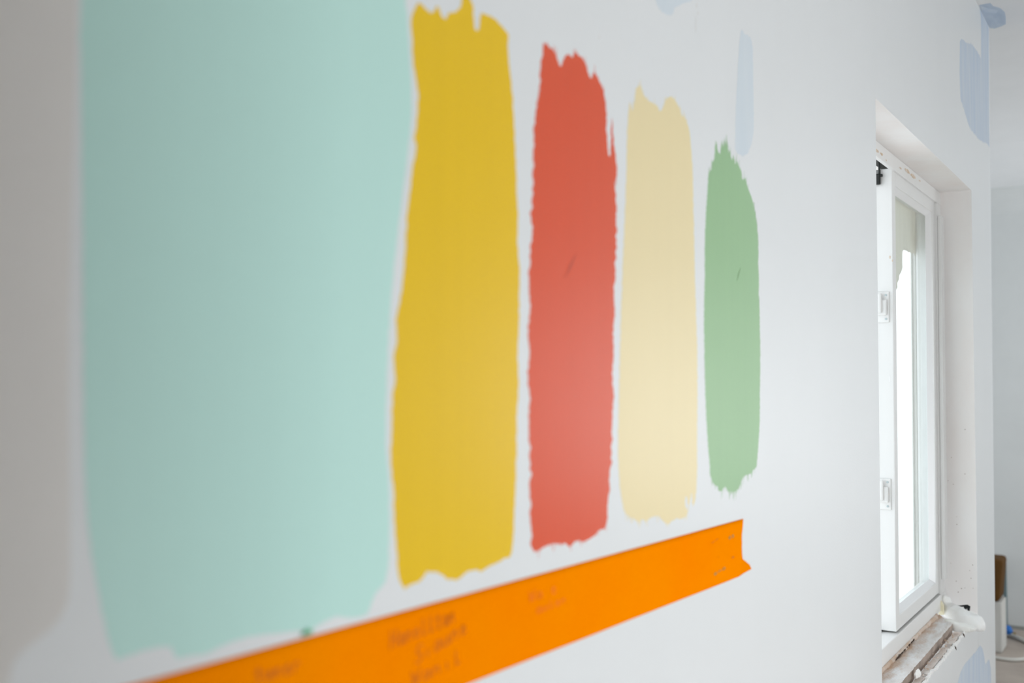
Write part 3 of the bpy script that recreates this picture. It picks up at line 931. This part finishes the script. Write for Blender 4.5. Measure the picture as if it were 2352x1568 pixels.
# scratches on two of the stripes
for par_m, a, b, w in ((M_dark, None, None, 0),):
    pass
def scratch(px1, px2, w, m, parent):
    a, b = on(1, 0, *px1), on(1, 0, *px2)
    d = (b - a).normalized(); n_ = Vector((d.z, 0, -d.x)) * w
    mid = (a + b) / 2
    pts = [a, mid + n_, b, mid - n_]
    return plate('scratch', [[(p.x, p.z) for p in pts]], -0.00015, 0.0003, m, parent)
M_scr_g = mat('scratch_green', (0.20, 0.34, 0.17), 0.6)
M_scr_r = mat('scratch_red', (0.56, 0.095, 0.055), 0.6)
scratch((1700, 615), (1692, 645), 0.0013, M_scr_g, sw)
scratch((1323, 583), (1297, 638), 0.0020, M_scr_r, bpy.data.objects['paint_swatch.002'])

# ------------------------------------------------------------------ orange tape
def tape_lift(x, z):
    lift = 0.0005 + max(0, noise.noise(Vector((x * 9, z * 40, 3)))) * 0.0007 + max(0, noise.noise(Vector((x * 30 + z * 60, z * 30, 9)))) * 0.0003
    dist = math.hypot((x - 1.404) * 1.0, (z - 1.292) * 1.3)
    lift += max(0, 1 - dist / 0.028) ** 1.5 * 0.009
    return lift + 0.0010 * math.exp(-((z - 1.306 - (x - 1.25) * 0.10) / 0.0018) ** 2) * max(0, min(1, (x - 1.12) / .08)) * (1 if x < 1.35 else 0)


pa, pb = on(1, 0, 850, 1423), on(1, 0, 1706, 1191)
qa, qb = on(1, 0, 1078, 1568), on(1, 0, 1695, 1324)
endp = [(1706, 1191), (1705.5, 1203), (1704.6, 1217), (1703.5, 1227), (1703, 1237), (1703.4, 1247), (1703, 1255), (1703.5, 1270), (1704, 1283), (1711, 1295), (1714, 1305), (1705, 1315), (1696, 1324)]
xl_ = 0.06
nv = len(endp) - 1
nu = 260
front, back = [], []
for j in range(nv + 1):
    e = on(1, 0, *endp[j])
    v = j / nv
    # height on the left end, from the two measured edge lines
    zt = pa.z + (xl_ - pa.x) * (pb.z - pa.z) / (pb.x - pa.x)
    zb_ = qa.z + (xl_ - qa.x) * (qb.z - qa.z) / (qb.x - qa.x)
    vv = (pb.z - e.z) / (pb.z - qb.z)
    zl = zt + (zb_ - zt) * vv
    rf, rb = [], []
    for i in range(nu + 1):
        u = i / nu
        x = xl_ + (e.x - xl_) * u
        z = zl + (e.z - zl) * u
        lift = tape_lift(x, z)
        rf.append(Vector((x, -lift, z)))
        rb.append(Vector((x, -lift + 0.0003, z)))
    front.append(rf); back.append(rb)
vs = [p for r in front for p in r] + [p for r in back for p in r]
nn_ = nu + 1
off = (nv + 1) * nn_
fs = []
for j in range(nv):
    for i in range(nu):
        a, b, c, d = j * nn_ + i, j * nn_ + i + 1, (j + 1) * nn_ + i + 1, (j + 1) * nn_ + i
        fs.append((a, d, c, b)); fs.append((off + a, off + b, off + c, off + d))
for i in range(nu):
    fs.append((i, i + 1, off + i + 1, off + i)); a = nv * nn_ + i; fs.append((a, off + a, off + a + 1, a + 1))
for j in range(nv):
    a = j * nn_; b = a + nn_; fs.append((a, off + a, off + b, b))
    a += nu; b += nu; fs.append((a, b, off + b, off + a))
tape = mesh('masking_tape', vs, fs, M_tape, None, True)
tag(tape, 'bright orange masking tape stuck across the wall below the paint stripes, with torn end', 'tape')
# green dab at the tape's upper edge
p = on(1, 0, 703, 1452)
M_dab = mat('green_dab_paint', (0.10, 0.42, 0.20), 0.5)
plate('paint_dab', [blob(p.x, p.z, 0.006, 0.0022, 90)], -0.0004, 0.0014, M_dab, tape)


# handwriting: cursive strokes as thin ribbons on the tape
def writing(name, a, b, height, m, seed, word, w=0.0007):
    """word: list of letter strokes in a unit box, laid from pixel a to pixel b"""
    A, Bp = on(1, 0, *a), on(1, 0, *b)
    d = (Bp - A)
    n = len(word)
    vs, fs = [], []
    r = random.Random(seed)
    for k, ch in enumerate(word):
        for st in GLYPH.get(ch, []):
            pts = [A + d * ((k + 0.12 + 0.76 * sx) / n) + Vector((0, 0, height * (sz - 0.5) + r.uniform(-.0003, .0003))) for sx, sz in st]
            for p, q in zip(pts, pts[1:]):
                t = (q - p)
                if t.length < 1e-6: continue
                t.normalize()
                nrm = Vector((t.z, 0, -t.x)) * w
                bse = len(vs)
                for dy in (0.00035, -0.0001):
                    for pp in (p - t * w * .5 + nrm, q + t * w * .5 + nrm, q + t * w * .5 - nrm, p - t * w * .5 - nrm):
                        vs.append((pp.x, -tape_lift(pp.x, pp.z) - dy, pp.z))
                fs += [(bse, bse + 3, bse + 2, bse + 1), (bse, bse + 1, bse + 5, bse + 4), (bse + 1, bse + 2, bse + 6, bse + 5), (bse + 2, bse + 3, bse + 7, bse + 6), (bse + 3, bse, bse + 4, bse + 7)]
    return mesh(name, vs, fs, m, tape)


GLYPH = {
    'H': [[(0, 0), (.1, 1)], [(.9, 0), (1, 1)], [(.05, .5), (.95, .5)]],
    'S': [[(1, .9), (.5, 1), (.1, .8), (.3, .55), (.8, .45), (.9, .15), (.4, 0), (0, .15)]],
    'W': [[(0, 1), (.25, 0), (.5, .7), (.75, 0), (1, 1)]],
    'a': [[(.9, .5), (.4, .6), (.1, .3), (.3, 0), (.7, .1), (.9, .5), (1, 0)]],
    'u': [[(0, .55), (.15, 0), (.6, .05), (.85, .55), (1, 0)]],
    'e': [[(.1, .3), (.8, .4), (.5, .6), (.15, .35), (.35, 0), (.95, .1)]],
    'l': [[(.3, 1), (.35, 0), (.8, .1)]],
    'n': [[(0, 0), (.1, .55), (.2, .4), (.6, .6), (.8, 0)]],
    'r': [[(.1, 0), (.2, .55), (.5, .6), (.9, .5)]],
    't': [[(.4, .9), (.45, 0), (.8, .05)], [(.1, .6), (.8, .65)]],
    'i': [[(.4, .5), (.5, 0)]],
    '-': [[(0, .3), (.5, .42), (1, .35)]],
}
writing('handwriting', (893, 1470), (1045, 1408), 0.013, M_ink, 1, 'Hanelltan')
writing('handwriting', (950, 1508), (1072, 1432), 0.013, M_ink, 2, 'Siaune')
writing('handwriting', (940, 1560), (1060, 1504), 0.011, M_ink, 3, 'Wanil')
writing('handwriting', (580, 1548), (690, 1522), 0.010, M_ink, 4, 'tuner')
writing('handwriting', (1212, 1372), (1278, 1346), 0.010, M_ink_pale, 5, 'Wase')
writing('handwriting', (1228, 1400), (1300, 1372), 0.008, M_ink_pale, 6, 'aulen')
writing('handwriting', (1671, 1234), (1686, 1226), 0.006, M_ink_grey, 7, 'ee', 0.0006)
writing('handwriting', (1632, 1247), (1650, 1234), 0.004, M_ink, 8, '--', 0.0004)
writing('handwriting', (1645, 1280), (1653, 1272), 0.004, M_ink, 9, 'i', 0.0004)
writing('handwriting', (1637, 1318), (1666, 1301), 0.005, M_ink_grey, 10, 'e-a', 0.0006)
writing('handwriting', (1678, 1280), (1686, 1276), 0.003, M_ink, 11, 'e', 0.0005)

# ------------------------------------------------------------------ things in the far room
def far_box(name, x0, y0, sx, sy, z0, z1, ang, m, parent, bev=0.01):
    c = Vector((x0, y0, (z0 + z1) / 2))
    return box(name, (x0 - sx / 2, y0 - sy / 2, z0), (x0 + sx / 2, y0 + sy / 2, z1), m, parent, bev, Matrix.Rotation(math.radians(ang), 3, 'Z'), c)

cx, cy = 6.66, 0.383
ct = empty('carton', (cx, cy, 0))
tag(ct, 'tall white carton with blue print standing on the floor against the far wall', 'carton')
far_box('body', cx, cy, 0.20, 0.104, 0.002, 0.285, 0, M_carton, ct, 0.006)
far_box('blue_label', cx - 0.101, cy + 0.014, 0.002, 0.045, 0.13, 0.235, 0, M_print, ct, 0)
rb = empty('cardboard_box', (cx, cy, 0.285))
tag(rb, 'dark brown cardboard box with rounded corners sitting on the white carton', 'box')
bm = bmesh.new()
add_box(bm, (cx - 0.10, cy - 0.06, 0.287), (cx + 0.10, cy + 0.055, 0.53), 0.022)
for v in bm.verts:
    if v.co.z < 0.37: v.co.y = cy + (v.co.y - cy) * (0.6 + 0.4 * (v.co.z - 0.287) / 0.083)
frombm('body', bm, M_card, rb)
box('tape_seam', (cx - 0.1012, cy + 0.0, 0.38), (cx - 0.0995, cy + 0.03, 0.50), mat('box_tape', (0.22, 0.12, 0.04), 0.4), rb)

p0 = on(0, 7.0, 2311, 1450); p1 = on(0, 7.2, 2307, 1340)
bm = bmesh.new()
add_cyl(bm, (7.0, p0.y, 0.004), (7.215, p1.y, 0.42), 0.011)
pole = frombm('metal_pole', bm, M_pole)
tag(pole, 'thin teal grey metal pole leaning upright between the carton and the far wall', 'pole')

p = on(2, 0.035, 2314, 1446)
bm = bmesh.new()
r = bmesh.ops.create_icosphere(bm, subdivisions=3, radius=1)
for v in r['verts']:
    v.co = Vector((v.co.x * 0.030, v.co.y * 0.030, v.co.z * 0.026)) + noise.noise_vector(v.co * 1.5) * 0.006
bmesh.ops.translate(bm, verts=bm.verts, vec=(6.95, on(0, 6.95, 2314, 1446).y, 0.052))
o = frombm('blue_plastic_bundle', bm, M_bluebag, None, True)
tag(o, 'small blue plastic bundle lying on a wood strip at the foot of the pole', 'plastic bundle')
a = on(2, 0.012, 2302, 1452); b = on(2, 0.012, 2330, 1458)
bm = bmesh.new()
d = (b - a); L = d.length; ang = math.atan2(d.y, d.x)
mid = (a + b) / 2
add_box(bm, (mid.x - L / 2, mid.y - 0.02, 0.001), (mid.x + L / 2, mid.y + 0.02, 0.024), 0.003, Matrix.Rotation(ang, 3, 'Z'), mid)
tag(frombm('wood_strip', bm, M_stick), 'short brown wood strip on the floor beside the far wall', 'wood strip')


def hose(pxs, r):
    cs = [on(2, r, *q) for q in pxs]
    pts = []
    for i in range(len(cs) - 1):
        p0_ = cs[max(i - 1, 0)]; p1_ = cs[i]; p2_ = cs[i + 1]; p3_ = cs[min(i + 2, len(cs) - 1)]
        for k in range(8):
            t = k / 8
            pts.append(0.5 * ((2 * p1_) + (p2_ - p0_) * t + (2 * p0_ - 5 * p1_ + 4 * p2_ - p3_) * t * t + (3 * p1_ - p0_ - 3 * p2_ + p3_) * t ** 3))
    pts.append(cs[-1])
    for p_ in pts: p_.z = r + 0.001
    return pts


o = tube('hose', hose([(2240, 1466), (2268, 1461), (2290, 1458), (2305, 1457), (2322, 1459), (2338, 1465), (2356, 1473), (2380, 1486), (2400, 1500)], 0.012), 0.012, M_hose)
tag(o, 'pale grey hose on the far floor, nearer the wall, running past the carton', 'hose', 'hoses on the far floor')
o = tube('hose', hose([(2230, 1500), (2262, 1505), (2290, 1511), (2310, 1514), (2335, 1515), (2360, 1512), (2390, 1506)], 0.010), 0.010, M_hose)
tag(o, 'pale grey hose curving across the open floor, lower of the two hoses', 'hose', 'hoses on the far floor')
# grey edge strip at the far wall foot
tag(box('baseboard_far', (XF - 0.006, YR, 0.0), (XF, YL, 0.022), mat('grey_edge_strip', (0.33, 0.34, 0.32), 0.8)), kind='structure')
